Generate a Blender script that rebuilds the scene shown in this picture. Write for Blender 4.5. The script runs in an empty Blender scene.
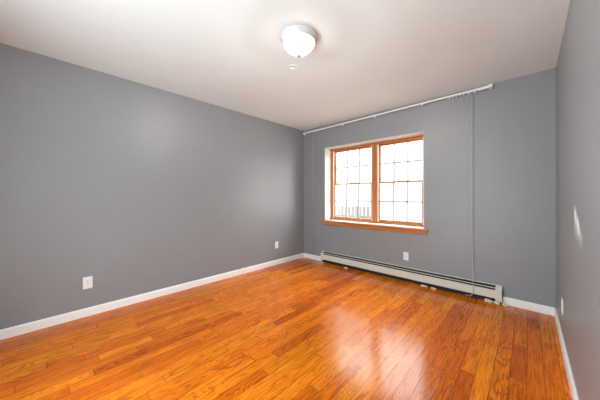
import bpy, bmesh, math, random
from mathutils import Vector, Matrix
random.seed(7)
S = bpy.context.scene
C = S.collection
PI = math.pi

# ------------------------------------------------------------------ camera
F = 241.6
cam_data = bpy.data.cameras.new('camera')
cam = bpy.data.objects.new('camera', cam_data); C.objects.link(cam)
cam_data.sensor_fit = 'HORIZONTAL'; cam_data.sensor_width = 36.0
cam_data.lens = 36.0 * F / 600.0
cam_data.shift_y = -4.0 / 600.0
cam_data.clip_start = 0.02
cam.location = (0, 0, 1.18)
cam.rotation_euler = (PI/2, 0, math.atan2(.686, .727))
S.camera = cam

# ------------------------------------------------------------------ world, sun, large lights, exposure
SKY = 15.0
REAR_FILL = 60.0
SUN = 13.0
BOWL = 9.0
BULB = 76.0
w = bpy.data.worlds.new('sky'); S.world = w; w.use_nodes = True
wn = w.node_tree; wn.nodes.clear()
wo = wn.nodes.new('ShaderNodeOutputWorld'); bg = wn.nodes.new('ShaderNodeBackground')
bg.inputs['Color'].default_value = (1, .98, .95, 1); bg.inputs['Strength'].default_value = SKY
wn.links.new(bg.outputs[0], wo.inputs[0])

sd = bpy.data.lights.new('sun', 'SUN'); sd.energy = SUN; sd.angle = math.radians(1.2); sd.color = (1, .95, .88)
so = bpy.data.objects.new('sun', sd); C.objects.link(so)
SUN_DIR = Vector((.9225, -1, -.545)).normalized()
so.rotation_euler = SUN_DIR.to_track_quat('-Z', 'Y').to_euler()
so.location = (-6, 9, 6)

pd = bpy.data.lights.new('window_portal', 'AREA'); pd.shape = 'RECTANGLE'; pd.size = 1.65; pd.size_y = 1.3
pd.cycles.is_portal = True
po = bpy.data.objects.new('window_portal', pd); C.objects.link(po)
po.location = (-1.827, 3.74, 1.395); po.rotation_euler = (-PI/2, 0, 0)

# added fill light behind the camera, in a made-up opening of the rear wall
hd = bpy.data.lights.new('rear_fill_light', 'AREA'); hd.shape = 'RECTANGLE'; hd.size = 1.3; hd.size_y = 2.0
hd.energy = REAR_FILL; hd.color = (.85, .98, 1)
ho = bpy.data.objects.new('rear_fill_light', hd); C.objects.link(ho)
DX = -1.15
ho.location = (DX, -.70, 1.03); ho.rotation_euler = (PI/2, 0, 0)

S.view_settings.view_transform = 'Standard'; S.view_settings.look = 'None'
S.view_settings.exposure = 0.30; S.view_settings.gamma = 1.0; S.view_settings.use_curve_mapping = False

# ------------------------------------------------------------------ helpers
class NT:
    def __init__(s, name):
        s.m = bpy.data.materials.new(name); s.m.use_nodes = True
        s.t = s.m.node_tree; s.t.nodes.clear()
        s.out = s.n('ShaderNodeOutputMaterial')
    def n(s, kind, **kw):
        a = s.t.nodes.new(kind)
        for k, v in kw.items(): setattr(a, k, v)
        return a
    def l(s, a, b): s.t.links.new(a, b)
    def math(s, op, a, b=None, c=None):
        q = s.n('ShaderNodeMath', operation=op)
        for i, v in enumerate((a, b, c)):
            if v is None: continue
            if isinstance(v, (int, float)): q.inputs[i].default_value = v
            else: s.l(v, q.inputs[i])
        return q.outputs[0]
    def ramp(s, fac, stops, interp='LINEAR'):
        r = s.n('ShaderNodeValToRGB'); r.color_ramp.interpolation = interp
        e = r.color_ramp.elements
        while len(e) < len(stops): e.new(0.5)
        for q, (p, c) in zip(e, stops):
            q.position = p; q.color = (*c, 1) if len(c) == 3 else c
        s.l(fac, r.inputs[0]); return r.outputs[0]
    def mix(s, fac, a, b, mode='MIX'):
        q = s.n('ShaderNodeMix', data_type='RGBA', blend_type=mode)
        for sock, v in ((q.inputs[0], fac), (q.inputs[6], a), (q.inputs[7], b)):
            if isinstance(v, (int, float)): sock.default_value = v
            elif isinstance(v, tuple): sock.default_value = (*v, 1)
            else: s.l(v, sock)
        return q.outputs[2]

def paint(name, col, rough=.5, spec=.3, var=.04, scale=6, bump=.0, bscale=260, metal=0):
    k = NT(name); tc = k.n('ShaderNodeTexCoord'); b = k.n('ShaderNodeBsdfPrincipled')
    nz = k.n('ShaderNodeTexNoise'); nz.inputs['Scale'].default_value = scale; nz.inputs['Detail'].default_value = 4
    k.l(tc.outputs['Object'], nz.inputs['Vector'])
    lo = tuple(c*(1-var) for c in col); hi = tuple(min(1, c*(1+var)) for c in col)
    k.l(k.ramp(nz.outputs['Fac'], [(.3, lo), (.7, hi)]), b.inputs['Base Color'])
    b.inputs['Roughness'].default_value = rough; b.inputs['Specular IOR Level'].default_value = spec
    b.inputs['Metallic'].default_value = metal
    if bump:
        n2 = k.n('ShaderNodeTexNoise'); n2.inputs['Scale'].default_value = bscale; n2.inputs['Detail'].default_value = 2
        k.l(tc.outputs['Object'], n2.inputs['Vector'])
        bp = k.n('ShaderNodeBump'); bp.inputs['Strength'].default_value = bump; bp.inputs['Distance'].default_value = .002
        k.l(n2.outputs['Fac'], bp.inputs['Height']); k.l(bp.outputs[0], b.inputs['Normal'])
    k.l(b.outputs[0], k.out.inputs[0]); return k.m

def wood(name, light, dark, axis, rough=.3):
    """stained trim, grain running along one axis"""
    k = NT(name); tc = k.n('ShaderNodeTexCoord'); b = k.n('ShaderNodeBsdfPrincipled')
    mp = k.n('ShaderNodeMapping'); sc = [45, 45, 45]; sc[axis] = 2.2
    mp.inputs['Scale'].default_value = sc; k.l(tc.outputs['Object'], mp.inputs[0])
    nz = k.n('ShaderNodeTexNoise'); nz.inputs['Scale'].default_value = 1; nz.inputs['Detail'].default_value = 5
    nz.inputs['Distortion'].default_value = .4
    k.l(mp.outputs[0], nz.inputs['Vector'])
    k.l(k.ramp(nz.outputs['Fac'], [(.3, dark), (.65, light)]), b.inputs['Base Color'])
    b.inputs['Roughness'].default_value = rough; b.inputs['Specular IOR Level'].default_value = .5
    b.inputs['Coat Weight'].default_value = 1.0; b.inputs['Coat Roughness'].default_value = .15
    k.l(b.outputs[0], k.out.inputs[0]); return k.m

def oak_floor():
    W, L = .0826, .62
    k = NT('oak_strip_floor'); g = k.n('ShaderNodeNewGeometry'); sx = k.n('ShaderNodeSeparateXYZ')
    k.l(g.outputs['Position'], sx.inputs[0])
    u = k.math('DIVIDE', k.math('ADD', sx.outputs[0], 10.0), W)
    i = k.math('FLOOR', u); fu = k.math('FRACT', u)
    def wn(v, seed):
        q = k.n('ShaderNodeTexWhiteNoise', noise_dimensions='2D'); c = k.n('ShaderNodeCombineXYZ')
        k.l(v, c.inputs[0]) if not isinstance(v, float) else None
        if isinstance(seed, (int, float)): c.inputs[1].default_value = seed
        else: k.l(seed, c.inputs[1])
        k.l(c.outputs[0], q.inputs['Vector']); return q
    r1 = wn(i, 3.0).outputs['Value']; r2 = wn(i, 9.0).outputs['Value']
    Ls = k.math('MULTIPLY_ADD', r2, .75, .50)
    # wobble along the strip makes neighbouring boards differ in length
    y0 = k.math('MULTIPLY_ADD', r1, 7.0, sx.outputs[1])
    wob = k.math('MULTIPLY', k.math('SINE', k.math('MULTIPLY', y0, 2.9)), .17)
    v = k.math('DIVIDE', k.math('ADD', k.math('ADD', y0, 10.0), wob), Ls)
    j = k.math('FLOOR', v); fv = k.math('FRACT', v)
    rr = wn(i, j); rnd = rr.outputs['Value']
    sc = k.n('ShaderNodeSeparateColor'); k.l(rr.outputs['Color'], sc.inputs[0])
    tone = k.ramp(rnd, [(0, (.50, .092, .003)), (.12, (.66, .142, .004)), (.35, (.74, .172, .005)),
                        (.6, (.80, .200, .006)), (.85, (.88, .250, .008)), (1, (.78, .222, .007))])
    # grain space: stretched along the board, shifted for each board
    cmb = k.n('ShaderNodeCombineXYZ')
    k.l(k.math('MULTIPLY_ADD', sc.outputs[0], 31.0, sx.outputs[0]), cmb.inputs[0])
    k.l(k.math('MULTIPLY_ADD', sc.outputs[1], 17.0, sx.outputs[1]), cmb.inputs[1])
    k.l(k.math('MULTIPLY', sc.outputs[2], 9.0), cmb.inputs[2])
    m1 = k.n('ShaderNodeMapping'); m1.inputs['Scale'].default_value = (150, 5.5, 1); k.l(cmb.outputs[0], m1.inputs[0])
    n1 = k.n('ShaderNodeTexNoise'); n1.inputs['Scale'].default_value = 1; n1.inputs['Detail'].default_value = 5; n1.inputs['Roughness'].default_value = .6
    k.l(m1.outputs[0], n1.inputs['Vector'])
    # cathedral figure: contour lines of a smooth stretched noise
    m2 = k.n('ShaderNodeMapping'); m2.inputs['Scale'].default_value = (11, 1.7, 1); k.l(cmb.outputs[0], m2.inputs[0])
    n2 = k.n('ShaderNodeTexNoise'); n2.inputs['Scale'].default_value = 1; n2.inputs['Detail'].default_value = 1.5; n2.inputs['Distortion'].default_value = .5
    k.l(m2.outputs[0], n2.inputs['Vector'])
    fig = k.math('FRACT', k.math('MULTIPLY', n2.outputs['Fac'], 15.0))
    figm = k.ramp(fig, [(0, (.45, .36, .25)), (.2, (.80, .76, .7)), (.5, (1.04,)*3), (.88, (.96,)*3), (1, (.45, .36, .25))])
    grm = k.ramp(n1.outputs['Fac'], [(.32, (.48, .36, .26)), (.48, (.92, .90, .86)), (.70, (1.12, 1.14, 1.2))])
    c1 = k.mix(1.0, tone, grm, 'MULTIPLY')
    amt = k.math('MULTIPLY_ADD', sc.outputs[1], .75, .2)
    c2 = k.mix(amt, c1, k.mix(1.0, c1, figm, 'MULTIPLY'))
    # larger cloudy variation
    n3 = k.n('ShaderNodeTexNoise'); n3.inputs['Scale'].default_value = 1.3; n3.inputs['Detail'].default_value = 3
    k.l(g.outputs['Position'], n3.inputs['Vector'])
    c3 = k.mix(1.0, c2, k.ramp(n3.outputs['Fac'], [(.3, (.9,)*3), (.7, (1.06,)*3)]), 'MULTIPLY')
    # seams
    eu = k.math('MULTIPLY', k.math('MINIMUM', fu, k.math('SUBTRACT', 1.0, fu)), W)
    ev = k.math('MULTIPLY', k.math('MULTIPLY', k.math('MINIMUM', fv, k.math('SUBTRACT', 1.0, fv)), Ls), .9)
    e = k.math('MINIMUM', eu, ev)
    seam = k.ramp(e, [(0, (.45,)*3), (.0010, (.62,)*3), (.0018, (1,)*3)])
    c4 = k.mix(1.0, c3, seam, 'MULTIPLY')
    b = k.n('ShaderNodeBsdfPrincipled'); k.l(c4, b.inputs['Base Color'])
    rg = k.n('ShaderNodeMapRange'); k.l(n3.outputs['Fac'], rg.inputs[0])
    rg.inputs[3].default_value = .13; rg.inputs[4].default_value = .21
    k.l(rg.outputs[0], b.inputs['Roughness'])
    b.inputs['Specular IOR Level'].default_value = .22
    bp = k.n('ShaderNodeBump'); bp.inputs['Strength'].default_value = .22; bp.inputs['Distance'].default_value = .0012
    hgt = k.math('ADD', k.math('MULTIPLY', n1.outputs['Fac'], .35), k.math('MINIMUM', k.math('MULTIPLY', e, 450.0), 1.0))
    tilt = k.math('MULTIPLY', k.math('SUBTRACT', fu, .5), k.math('SUBTRACT', rnd, .5))
    k.l(k.math('MULTIPLY_ADD', tilt, 2.5, hgt), bp.inputs['Height']); k.l(bp.outputs[0], b.inputs['Normal'])
    k.l(b.outputs[0], k.out.inputs[0]); return k.m

def glass():
    k = NT('window_glass'); t = k.n('ShaderNodeBsdfTransparent'); gl = k.n('ShaderNodeBsdfGlossy')
    gl.inputs['Roughness'].default_value = .02; t.inputs[0].default_value = (.97, .98, .98, 1)
    fr = k.n('ShaderNodeLayerWeight'); fr.inputs[0].default_value = .5; mx = k.n('ShaderNodeMixShader')
    k.l(k.math('MULTIPLY_ADD', k.math('POWER', fr.outputs['Facing'], 5.0), .94, .05), mx.inputs[0]); k.l(t.outputs[0], mx.inputs[1]); k.l(gl.outputs[0], mx.inputs[2])
    k.l(mx.outputs[0], k.out.inputs[0]); return k.m

def bowl_glass():
    k = NT('frosted_bowl'); b = k.n('ShaderNodeBsdfPrincipled')
    b.inputs['Base Color'].default_value = (.9, .89, .85, 1); b.inputs['Roughness'].default_value = .25
    b.inputs['Emission Color'].default_value = (1, .95, .84, 1); b.inputs['Emission Strength'].default_value = BOWL
    t = k.n('ShaderNodeBsdfTransparent'); t.inputs[0].default_value = (1, .97, .92, 1); mx = k.n('ShaderNodeMixShader'); mx.inputs[0].default_value = .5
    k.l(t.outputs[0], mx.inputs[1]); k.l(b.outputs[0], mx.inputs[2]); k.l(mx.outputs[0], k.out.inputs[0]); return k.m

def siding():
    k = NT('white_lap_siding'); g = k.n('ShaderNodeNewGeometry'); sx = k.n('ShaderNodeSeparateXYZ')
    k.l(g.outputs['Position'], sx.inputs[0])
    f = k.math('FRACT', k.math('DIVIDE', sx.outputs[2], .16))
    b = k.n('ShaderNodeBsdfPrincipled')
    k.l(k.ramp(f, [(0, (.12, .12, .13)), (.07, (.16, .16, .17)), (.10, (.27, .27, .27)), (1, (.29, .29, .29))]), b.inputs['Base Color'])  # dark lines paint the shadow in the lap gaps
    b.inputs['Roughness'].default_value = .6
    k.l(b.outputs[0], k.out.inputs[0]); return k.m

M = dict(
    wall=paint('grey_wall_paint', (.254, .266, .288), .42, .55, .02, 3, .12, 300),
    white=paint('white_trim_paint', (.86, .86, .86), .35, .4, .02),
    ceil=paint('ceiling_paint', (.81, .90, .935), .8, .15, .015, 2, .08, 220),
    cream=paint('cream_enamel', (.66, .65, .58), .35, .45, .03, 8),
    lining=paint('pale_lining_and_glare', (.58, .53, .51), .5, .3, .02),  # also colours the strip that paints the sill glare
    plastic=paint('white_plastic', (.84, .83, .81), .3, .5, .01),
    cordm=paint('pale_cord', (.50, .49, .48), .7, .2, .05, 60),
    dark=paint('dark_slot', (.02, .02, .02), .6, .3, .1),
    fin=paint('dusty_dark_fins', (.06, .058, .055), .6, .4, .3, 90, metal=.3),
    nickel=paint('brushed_nickel', (.62, .61, .58), .28, .5, .03, metal=1.0),
    enamel=paint('pale_metal_ring', (.74, .74, .74), .25, .5, .02),
    plaster=paint('plaster_chunk', (.72, .66, .52), .9, .1, .25, 60, .5, 120),
    oakh=wood('stained_wood_along', (.60, .215, .038), (.36, .105, .014), 0),
    oakv=wood('stained_wood_upright', (.60, .215, .038), (.36, .105, .014), 2),
    floor=oak_floor(), glass=glass(), bowl=bowl_glass(), siding=siding(),
    roof=paint('grey_shingles', (.14, .13, .13), .9, .1, .3, 20),
    fence=paint('weathered_pickets', (.075, .074, .073), .8, .1, .12, 9),
    soil=paint('bare_ground', (.32, .30, .26), .95, .1, .2, 4),
    muntin=paint('white_muntin', (.50, .50, .50), .5, .3, .02),
    brass=paint('dull_brass', (.45, .36, .2), .35, .5, .05, metal=1.0),
)

def bx(bm, x0, x1, y0, y1, z0, z1, bev=0, seg=2):
    r = bmesh.ops.create_cube(bm, size=1)
    bmesh.ops.scale(bm, vec=(x1-x0, y1-y0, z1-z0), verts=r['verts'])
    bmesh.ops.translate(bm, vec=((x0+x1)/2, (y0+y1)/2, (z0+z1)/2), verts=r['verts'])
    if bev:
        es = list({e for v in r['verts'] for e in v.link_edges})
        bmesh.ops.bevel(bm, geom=es, offset=bev, segments=seg, profile=.5, affect='EDGES')

def prism(bm, prof, axis, a, b):
    """extrude a closed 2D profile from a to b along X (prof = y,z) or Y (prof = x,z)"""
    mk = (lambda p, t: (t, p[0], p[1])) if axis == 'X' else (lambda p, t: (p[0], t, p[1]))
    A = [bm.verts.new(mk(p, a)) for p in prof]; B = [bm.verts.new(mk(p, b)) for p in prof]
    n = len(prof)
    for i in range(n): bm.faces.new((A[i], A[(i+1) % n], B[(i+1) % n], B[i]))
    bm.faces.new(A[::-1]); bm.faces.new(B)
    bmesh.ops.recalc_face_normals(bm, faces=bm.faces)

def lathe(bm, prof, seg=48):
    rings = []
    for r, z in prof:
        rings.append([bm.verts.new((r*math.cos(2*PI*i/seg), r*math.sin(2*PI*i/seg), z)) for i in range(seg)] if r > 1e-6 else [bm.verts.new((0, 0, z))])
    for a, b in zip(rings, rings[1:]):
        for i in range(seg):
            q = [a[i % len(a)], a[(i+1) % len(a)], b[(i+1) % len(b)], b[i % len(b)]]
            u = []
            for v in q:
                if v not in u: u.append(v)
            if len(u) > 2: bm.faces.new(u)
    bmesh.ops.recalc_face_normals(bm, faces=bm.faces)

def tube(bm, pts, r, seg=8):
    pts = [Vector(p) for p in pts]; rings = []
    for i, p in enumerate(pts):
        d = (pts[min(i+1, len(pts)-1)] - pts[max(i-1, 0)]).normalized()
        a = d.cross(Vector((0.3, 1, .1))).normalized(); b = d.cross(a)
        rings.append([bm.verts.new(p + r*(a*math.cos(2*PI*k/seg) + b*math.sin(2*PI*k/seg))) for k in range(seg)])
    for A, B in zip(rings, rings[1:]):
        for k in range(seg): bm.faces.new((A[k], A[(k+1) % seg], B[(k+1) % seg], B[k]))
    bm.faces.new(rings[0]); bm.faces.new(rings[-1][::-1])
    bmesh.ops.recalc_face_normals(bm, faces=bm.faces)

def obj(name, bm, mat, parent=None, smooth=False):
    me = bpy.data.meshes.new(name); bm.to_mesh(me); bm.free()
    me.materials.append(mat)
    if smooth:
        for p in me.polygons: p.use_smooth = True
    o = bpy.data.objects.new(name, me); C.objects.link(o)
    if parent: o.parent = parent
    return o
def BM(): return bmesh.new()
def box(name, mat, parent, *a, **k):
    bm = BM(); bx(bm, *a, **k); return obj(name, bm, mat, parent)
def struct(o): o['kind'] = 'structure'; return o
def thing(name, label, cat, loc=(0, 0, 0), rz=0, group=None):
    o = bpy.data.objects.new(name, None); C.objects.link(o)
    o.empty_display_size = .05
    o.location = loc; o.rotation_euler = (0, 0, rz); tag(o, label, cat, group); return o
def tag(o, label, cat, group=None):
    o['label'] = label; o['category'] = cat
    if group: o['group'] = group
    return o
def copy_tree(o, parent=None):
    c = o.copy(); C.objects.link(c)
    if parent: c.parent = parent
    for ch in list(o.children): copy_tree(ch, c)
    return c

# ------------------------------------------------------------------ room shell
XL, XR, YB, YR, H = -3.155, .2, 3.454, -.62, 2.44
T = .30
OX0, OX1, OZ0, OZ1 = -2.653, -1.001, .745, 2.042      # window opening
struct(box('floor', M['floor'], None, XL-T, XR+T, YR-.3, YB+T, -.12, 0))
struct(box('ceiling', M['ceil'], None, XL-T, XR+T, YR-.3, YB+T, H, H+.2))
struct(box('wall_left', M['wall'], None, XL-T, XL, YR-.12, YB+T, 0, H))
struct(box('wall_right', M['wall'], None, XR, XR+T, YR-.12, YB+T, 0, H))
bm = BM()
bx(bm, XL, OX0, YB, YB+T, 0, H); bx(bm, OX1, XR, YB, YB+T, 0, H)
bx(bm, OX0, OX1, YB, YB+T, 0, OZ0); bx(bm, OX0, OX1, YB, YB+T, OZ1, H)
bmesh.ops.remove_doubles(bm, verts=bm.verts, dist=1e-5)
struct(obj('wall_back', bm, M['wall']))
bm = BM()
bx(bm, XL, DX-.75, YR-.12, YR, 0, H); bx(bm, DX+.75, XR, YR-.12, YR, 0, H); bx(bm, DX-.75, DX+.75, YR-.12, YR, 2.06, H)
bx(bm, XL, XR, YR-.24, YR-.12, 0, H)  # closed back of the opening, both added to hold the fill light
struct(obj('wall_rear', bm, M['wall']))

BH, BT = .080, .014
def bb_prof(sgn, at):       # offset from the wall plane towards the room, height
    return [(at, 0), (at+sgn*BT, 0), (at+sgn*BT, BH-.012), (at+sgn*(BT-.004), BH-.003), (at+sgn*.006, BH), (at, BH)]
HX0, HX1 = -2.690, -.205    # heater ends
bm = BM(); prism(bm, bb_prof(1, XL), 'Y', YR, YB); struct(obj('baseboard_left', bm, M['white']))
bm = BM(); prism(bm, bb_prof(-1, XR), 'Y', YR, YB); struct(obj('baseboard_right', bm, M['white']))
bm = BM()
prism(bm, bb_prof(-1, YB), 'X', XL+BT, HX0-.004); prism(bm, bb_prof(-1, YB), 'X', HX1+.004, XR-BT)
struct(obj('baseboard_back', bm, M['white']))

# ------------------------------------------------------------------ window
win = bpy.data.objects.new('window_1', None); C.objects.link(win); struct(win)
win.location = (-1.827, YB+.2, OZ0); win.empty_display_size = .1
WO = Vector(win.location)
def wbox(name, mat, x0, x1, y0, y1, z0, z1, bev=0, parent=None):
    bm = BM(); bx(bm, x0-WO.x, x1-WO.x, y0-WO.y, y1-WO.y, z0-WO.z, z1-WO.z, bev)
    return obj(name, bm, mat, parent or win)
# white returns lining the opening
bm = BM()
for a in ((OX0, OX0+.008, YB+.004, 3.655, OZ0, OZ1), (OX1-.008, OX1, YB+.004, 3.655, OZ0, OZ1), (OX0+.008, OX1-.008, YB+.004, 3.655, OZ1-.008, OZ1)):
    bx(bm, a[0]-WO.x, a[1]-WO.x, a[2]-WO.y, a[3]-WO.y, a[4]-WO.z, a[5]-WO.z)
o = obj('reveal_lining', bm, M['lining'], win); o['label'] = 'white painted lining of the opening'
FX0, FX1, FZ0, FZ1 = OX0+.010, OX1-.010, OZ0+.004, OZ1-.010
bm = BM()
for a in ((FX0, FX0+.042, 3.640, 3.735, FZ0, FZ1), (FX1-.042, FX1, 3.640, 3.735, FZ0, FZ1),
          (FX0+.042, FX1-.042, 3.640, 3.735, FZ1-.035, FZ1), (FX0+.042, FX1-.042, 3.648, 3.735, FZ0, FZ0+.022)):
    bx(bm, a[0]-WO.x, a[1]-WO.x, a[2]-WO.y, a[3]-WO.y, a[4]-WO.z, a[5]-WO.z, .002, 1)
obj('window_frame', bm, M['oakv'], win)
bm = BM()
bx(bm, -1.830-WO.x, -1.742-WO.x, 3.632-WO.y, 3.735-WO.y, FZ0+.001-WO.z, FZ1-.001-WO.z, .004)
o = obj('mullion', bm, M['oakv'], win)
def sash(x0, x1, z0, z1, yc, bot, top, side):
    s = BM()
    for a in ((x0, x0+side, z0, z1), (x1-side, x1, z0, z1)):
        bx(s, a[0]-WO.x, a[1]-WO.x, yc-.016-WO.y, yc+.016-WO.y, a[2]-WO.z, a[3]-WO.z, .003)
    fr = obj('sash', s, M['oakv'], win)
    s = BM()
    for a in ((z0, z0+bot), (z1-top, z1)):
        bx(s, x0+side-WO.x, x1-side-WO.x, yc-.016-WO.y, yc+.016-WO.y, a[0]-WO.z, a[1]-WO.z, .003)
    obj('sash_rail', s, M['oakh'], fr)
    gx0, gx1, gz0, gz1 = x0+side, x1-side, z0+bot, z1-top
    wbox('pane', M['glass'], gx0, gx1, yc+.010, yc+.013, gz0, gz1, parent=fr)
    g = BM()
    for t in (1/3, 2/3):
        xc = gx0+(gx1-gx0)*t; bx(g, xc-.012-WO.x, xc+.012-WO.x, yc+.001-WO.y, yc+.009-WO.y, gz0-WO.z, gz1-WO.z)
    zc = (gz0+gz1)/2; bx(g, gx0-WO.x, gx1-WO.x, yc+.002-WO.y, yc+.008-WO.y, zc-.012-WO.z, zc+.012-WO.z)
    obj('grille', g, M['muntin'], fr)['label'] = 'white grille bars across the glass'
    return fr
for ux0, ux1 in ((FX0+.043, -1.831), (-1.741, FX1-.043)):
    low = sash(ux0, ux1, FZ0+.023, 1.402, 3.668, .036, .022, .034)
    sash(ux0, ux1, 1.388, FZ1-.036, 3.703, .022, .022, .034)
    for e0, e1 in ((ux0-.0005, ux0+.016), (ux1-.016, ux1+.0005)):
        wbox('jamb_liner', M['plastic'], e0, e1, 3.643, 3.651, FZ0+.0235, FZ1-.0365)['label'] = 'white sash track, also painting glare beside the glass'  # pale track; next to the mullion it also stands in for glare
    xm = (ux0+ux1)/2
    b = BM(); bx(b, xm-.03-WO.x, xm+.03-WO.x, 3.655-WO.y, 3.683-WO.y, 1.4025-WO.z, 1.410-WO.z, .003)
    bx(b, xm-.01-WO.x, xm+.028-WO.x, 3.650-WO.y, 3.664-WO.y, 1.4100-WO.z, 1.418-WO.z, .003)
    obj('sash_lock', b, M['brass'], low)
# stool with rounded nose and apron
bm = BM()
prism(bm, [(YB-.001, .746), (YB-.001, .720), (3.424, .720), (3.417, .725), (3.414, .733), (3.417, .741), (3.424, .746)], 'X', -2.724, -.946)
for v in bm.verts: v.co -= WO
obj('stool', bm, M['oakh'], win)
wbox('sill_glare_strip', M['lining'], OX0+.009, OX1-.009, YB+.002, 3.639, .7455, .7490)['label'] = 'pale strip painting window glare behind the stool'  # puts the window's glare on the sill into a pale colour
bm = BM()
prism(bm, [(YB-.001, .719), (YB-.001, .668), (YB-.014, .668), (YB-.020, .673), (YB-.020, .684), (YB-.014, .690), (YB-.012, .719)], 'X', -2.700, -.968)
for v in bm.verts: v.co -= WO
obj('apron', bm, M['oakh'], win)

# ------------------------------------------------------------------ baseboard heater
ht = thing('baseboard_heater', 'long cream metal baseboard heater along the wall below the window', 'heater', (-1.4475, YB, 0))
HO = Vector(ht.location)
def hpr(name, prof, x0, x1, mat, par=None):
    bm = BM(); prism(bm, prof, 'X', x0-HO.x, x1-HO.x)
    for v in bm.verts: v.co.y -= HO.y
    return obj(name, bm, mat, par or ht)
yw = YB-.001
ex = .030
hpr('back_plate', [(yw, .020), (yw, .196), (yw-.016, .196), (yw-.018, .192), (yw-.016, .188), (yw-.003, .188), (yw-.003, .020)], HX0+ex, HX1-.055, M['cream'])
hpr('front_panel', [(3.388, .060), (3.388, .143), (3.396, .148), (3.397, .145), (3.391, .141), (3.391, .062), (3.399, .056), (3.398, .053)], HX0+ex, HX1-.055, M['cream'])
hpr('damper', [(3.413, .163), (3.422, .168), (3.423, .165), (3.414, .160)], HX0+ex+.001, HX1-.056, M['cream'])
hpr('slot_shade', [(yw-.0035, .085), (yw-.0035, .186), (yw-.0055, .186), (yw-.0055, .085)], HX0+ex+.001, HX1-.056, M['dark'])['label'] = 'dark strip painting the shade in the top slot'  # near-black strip puts the slot's shade into colour
hpr('gap_shade', [(3.424, .004), (3.424, .072), (3.427, .072), (3.427, .004)], HX0+ex+.001, HX1-.056, M['dark'])['label'] = 'dark strip painting the shade under the front panel'  # flat dark strip painted as the shade below the panel
# closed end pieces
prof_end = [(yw, .018), (yw, .197), (yw-.018, .197), (3.387, .155), (3.385, .148), (3.385, .040), (3.392, .028)]
hpr('end_cap', prof_end, HX1-.055, HX1, M['cream'])
hpr('end_cap', prof_end, HX0, HX0+ex, M['cream'])
bm = BM()
tube(bm, [(HX0+ex-HO.x+.001, 3.424-HO.y, .10), (HX1-.056-HO.x, 3.424-HO.y, .10)], .011)
n = 300
for i in range(n):
    x = HX0+ex+.03 + (HX1-HX0-ex-.13)*i/(n-1) - HO.x
    bx(bm, x-.0007, x+.0007, 3.402-HO.y, 3.449-HO.y, .073, .128)
obj('fin_element', bm, M['fin'], ht)['label'] = 'dark metal fins inside the heater'
for xs in (-2.05, -1.43, -.81):
    hpr('bracket', [(3.4495, .060), (3.4495, .170), (3.446, .170), (3.446, .140), (3.400, .140), (3.400, .135), (3.446, .135), (3.446, .060)], xs-.012, xs+.012, M['dark'])
for xs in (HX1-.05, HX0+.014):
    bm = BM(); tube(bm, [(xs-HO.x, 3.42-HO.y, .03), (xs-HO.x, 3.42-HO.y, 0)], .012); obj('pipe', bm, M['fin'], ht)

# ------------------------------------------------------------------ curtain rail
RZ, RY = 2.394, 3.413
def rz(x): return 2.374 + (x+3.143)*(2.404-2.374)/2.85      # the rail hangs a little lower at its left end
rl = thing('curtain_rail', 'thin white curtain traverse rail with hanging cords above the window', 'curtain rail', (-1.7, YB, RZ))
RO = Vector(rl.location)
def slope_bar(bm, x0, x1, y0, y1, h0, h1):
    r = bmesh.ops.create_cube(bm, size=1)
    for v in r['verts']:
        x = x0 if v.co.x < 0 else x1
        y = y0 if v.co.y < 0 else y1
        z = rz(x) + (h0 if v.co.z < 0 else h1)
        v.co = Vector((x, y, z)) - RO
bm = BM(); slope_bar(bm, -2.80, -.33, RY-.006, RY+.006, -.008, .010)
slope_bar(bm, -2.80, -.33, RY-.009, RY+.009, -.0105, -.0075)
obj('track', bm, M['plastic'], rl)
bm = BM(); slope_bar(bm, -3.125, -2.76, RY-.008, RY+.0085, -.013, .012); obj('sleeve', bm, M['plastic'], rl)
bm = BM(); slope_bar(bm, -3.135, -3.110, RY-.010, YB-.001, -.016, .012); slope_bar(bm, -3.105, -3.085, RY-.006, RY+.006, -.040, -.0135)
obj('end_bracket', bm, M['plastic'], rl)
bm = BM(); slope_bar(bm, -.320, -.285, RY-.011, YB-.001, -.014, .020); slope_bar(bm, -.42, -.319, RY-.010, RY+.010, -.018, .011)
slope_bar(bm, -.310, -.296, RY-.008, RY+.008, -.030, -.0138)
obj('end_bracket', bm, M['plastic'], rl)
for xb in (-2.244, -1.675, -1.014):
    bm = BM(); slope_bar(bm, xb-.012, xb+.012, RY+.0065, YB-.001, -.004, .012); slope_bar(bm, xb-.012, xb+.012, RY-.008, RY+.008, -.030, -.011)
    obj('support_clip', bm, M['plastic'], rl)
for xg in (-.70, -.665, -.63, -.59, -.555, -.51, -.495, -.455, -.44):
    bm = BM(); slope_bar(bm, xg-.005, xg+.005, RY-.004, RY+.004, -.030, -.011); obj('glider', bm, M['plastic'], rl)
# right pull cord: down in front of the heater, loop near the floor
pts = [(-.474, RY, rz(-.474)-.011), (-.474, RY, 1.6), (-.473, RY-.004, .9), (-.468, 3.405, .45), (-.462, 3.388, .26), (-.455, 3.381, .17),
       (-.456, 3.380, .09), (-.466, 3.379, .05), (-.486, 3.379, .028), (-.51, 3.379, .024), (-.53, 3.379, .034)]
bm = BM(); tube(bm, [Vector(p)-RO for p in pts], .0031); obj('pull_cord', bm, M['cordm'], rl, True)
bm = BM(); tube(bm, [Vector(p)-RO for p in [(-2.892, RY, rz(-2.892)-.0135), (-2.892, RY+.005, 1.3), (-2.896, RY+.012, .13)]], .0036)
obj('pull_cord', bm, M['cordm'], rl, True)

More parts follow.
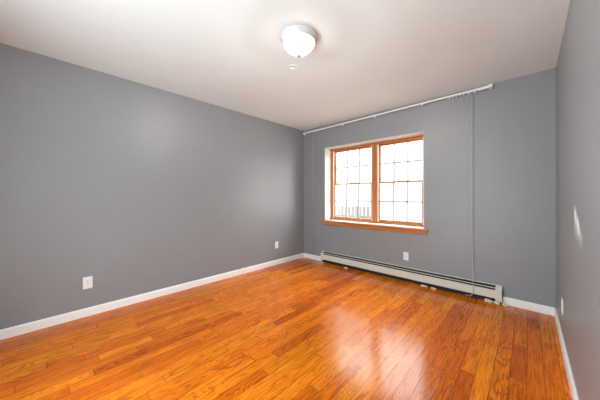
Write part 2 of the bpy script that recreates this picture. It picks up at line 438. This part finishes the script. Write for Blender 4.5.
# ------------------------------------------------------------------ ceiling lamp and round cover
lp = thing('ceiling_lamp', 'round flush ceiling light, glowing frosted glass bowl in white ring', 'ceiling light', (-1.32, 1.388, H))
bm = BM(); lathe(bm, [(0, -.0005), (.140, -.0005), (.148, -.003), (.149, -.009), (.145, -.014), (.143, -.021), (.137, -.026), (.135, -.034), (.129, -.040), (.127, -.047), (.121, -.050), (.117, -.046), (0, -.040)])
obj('ring', bm, M['enamel'], lp, True)
bm = BM(); lathe(bm, [(0, -.049), (.116, -.0495), (.121, -.053), (.119, -.059), (.109, -.075), (.092, -.094), (.070, -.111), (.045, -.124), (.022, -.131), (.008, -.133), (0, -.133)])
obj('bowl', bm, M['bowl'], lp, True)
bm = BM(); lathe(bm, [(0, -.1305), (.012, -.1315), (.011, -.134), (.016, -.137), (.0195, -.143), (.0195, -.148), (.016, -.154), (.009, -.158), (.005, -.164), (0, -.166)], 24)
obj('finial', bm, M['nickel'], lp, True)
bm = BM(); lathe(bm, [(0, -.0005), (.042, -.0005), (.045, -.002), (.045, -.004), (.042, -.006), (.036, -.006), (.034, -.004), (0, -.004)], 32)
bl = bpy.data.lights.new('bulb', 'POINT'); bl.energy = BULB; bl.shadow_soft_size = .015; bl.color = (1, .985, .94)
bo = bpy.data.objects.new('bulb', bl); C.objects.link(bo); bo.parent = lp; bo.location = (0, 0, -.058)
o = obj('ceiling_cover', bm, M['ceil'], None, True); o.location = (-1.672, 1.668, H)
tag(o, 'small round white cover plate on the ceiling beside the light', 'cover plate')

# ------------------------------------------------------------------ outlets
def plate_bm(w=.072, h=.117, d=.006):
    bm = BM(); bx(bm, -w/2, w/2, -d, -.0005, -h/2, h/2, .0025); return bm
def outlet(label, loc, rz_):
    t = thing('wall_outlet', label, 'outlet', loc, rz_, 'electrical outlets on the walls')
    obj('cover_plate', plate_bm(), M['plastic'], t)
    for s in (-1, 1):
        bm = BM(); bx(bm, -.0165, .0165, -.0085, -.0062, s*.020-.0135, s*.020+.0135, .003); so_ = obj('socket', bm, M['plastic'], t)
        for dx, hh in ((-.0065, .008), (.0065, .0065)):
            bm = BM(); bx(bm, dx-.0012, dx+.0012, -.0092, -.0088, s*.020-hh/2+.002, s*.020+hh/2+.002); obj('slot', bm, M['dark'], so_)
        bm = BM(); bx(bm, -.002, .002, -.0092, -.0088, s*.020-.0085, s*.020-.0045); obj('ground_hole', bm, M['dark'], so_)
    bm = BM(); bx(bm, -.003, .003, -.0078, -.0062, -.003, .003, .001); obj('screw', bm, M['fin'], t)
    return t
# plate faces local -Y
outlet('white wall outlet low on the left wall, nearest the camera', (XL, .296, .327), PI/2)
outlet('white wall outlet low on the left wall, near the far corner', (XL, 2.755, .337), PI/2)
outlet('white wall outlet on the right wall near the corner', (XR, 2.80, .317), -PI/2)
t = thing('jack_plate', 'small white jack plate under the window above the heater', 'jack plate', (-1.233, YB, .343))
obj('cover_plate', plate_bm(.070, .112), M['plastic'], t)
bm = BM(); bx(bm, -.011, .011, -.0088, -.0062, -.010, .010, .002); obj('jack', bm, M['plastic'], t)
bm = BM(); bx(bm, -.006, .006, -.0096, -.009, -.004, .004); obj('jack_hole', bm, M['fin'], t)
for s in (-1, 1):
    bm = BM(); bx(bm, -.003, .003, -.0076, -.0062, s*.042-.003, s*.042+.003, .001); obj('screw', bm, M['fin'], t)

# ------------------------------------------------------------------ plaster debris at the heater's foot
def chunk(x, y, r, sx, label, seed, h=.6):
    rnd = random.Random(seed); bm = BM(); bmesh.ops.create_icosphere(bm, subdivisions=2, radius=r)
    for v in bm.verts:
        v.co *= 1 + rnd.uniform(-.28, .22); v.co.x *= sx; v.co.z *= h*1.35
    zm = min(v.co.z for v in bm.verts)
    for v in bm.verts: v.co.z = max(v.co.z, zm*.6) - zm*.6
    o = obj('plaster_chunk', bm, M['plaster']); o.location = (x, y-.008, 0.0005)
    tag(o, label, 'debris', 'plaster crumbs along the heater'); return o
chunk(-.325, 3.412, .022, 1.7, 'large crumb of cream plaster under right end of heater', 1)
chunk(-.250, 3.398, .020, 1.5, 'crumb of cream plaster at the right corner of heater', 2)
chunk(-.182, 3.402, .015, 1.5, 'small plaster crumb beside the heater end, against the baseboard', 3)
chunk(-.985, 3.398, .018, 2.2, 'flat plaster crumb below the jack plate, left one of pair', 4)
chunk(-.875, 3.395, .016, 1.9, 'flat plaster crumb below the jack plate, right one of pair', 5)
chunk(-2.15, 3.378, .018, 2.0, 'plaster crumb under the heater below left half of window', 6)
chunk(-2.63, 3.372, .016, 1.6, 'plaster crumb at the left foot of the heater', 7)
o = chunk(-1.095, 2.846, .008, 1.1, 'tiny pale crumb lying alone on the open wood floor', 8)

# ------------------------------------------------------------------ outdoors seen through the glass
struct(box('ground', M['soil'], None, -14, 6, YB+T+.01, 16, -.9, -.8))
YN = 6.6
hs = thing('neighbour_house', 'pale sided neighbouring house outside the window, unseen gable shaped to trim the sun', 'house', (-6.6, YN, -.8))
NO = Vector(hs.location)
sl = .53
xr_, zr_ = -3.903, 3.42            # a point on the right roof slope, unseen and shaped to trim the sun
ridge_x = -6.6; ridge_z = zr_ + sl*(xr_-ridge_x)
eave_x = -.6; eave_z = zr_ - sl*(eave_x-xr_)
lx = 2*ridge_x - eave_x
eave_x = -2.75; eave_z = zr_ - sl*(eave_x-xr_); lx = 2*ridge_x - eave_x
bm = BM(); prism(bm, [(lx, -.8), (1.5, -.8), (1.5, eave_z-.1), (eave_x, eave_z-.1), (ridge_x, ridge_z-.1), (lx, eave_z-.1)], 'Y', YN, YN+7)
for v in bm.verts: v.co -= NO
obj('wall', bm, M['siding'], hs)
bm = BM()
prism(bm, [(1.6, eave_z), (1.6, eave_z-.0995), (eave_x, eave_z-.0995), (ridge_x, ridge_z-.0995), (lx-.2, eave_z-.206), (lx-.2, eave_z-.106), (ridge_x, ridge_z), (eave_x, eave_z)], 'Y', YN-.02, YN+7.1)
for v in bm.verts: v.co -= NO
obj('roof', bm, M['roof'], hs)
fn = thing('picket_fence', 'low picket fence outside, seen faintly through the left half of the window', 'fence', (-4.2, 5.3, -.8))
k = 0
for i in range(19):
    x = -.25 + i*.105
    bm = BM(); bx(bm, x-.038, x+.038, -.012, .012, 0, 1.72+.02*random.random(), .004); obj('picket', bm, M['fence'], fn)
bm = BM(); bx(bm, -.3, 1.7, .0125, .05, 1.4, 1.49); obj('fence_rail', bm, M['fence'], fn)
bm = BM(); bx(bm, -.3, 1.7, .0125, .05, .3, .39); obj('fence_rail', bm, M['fence'], fn)
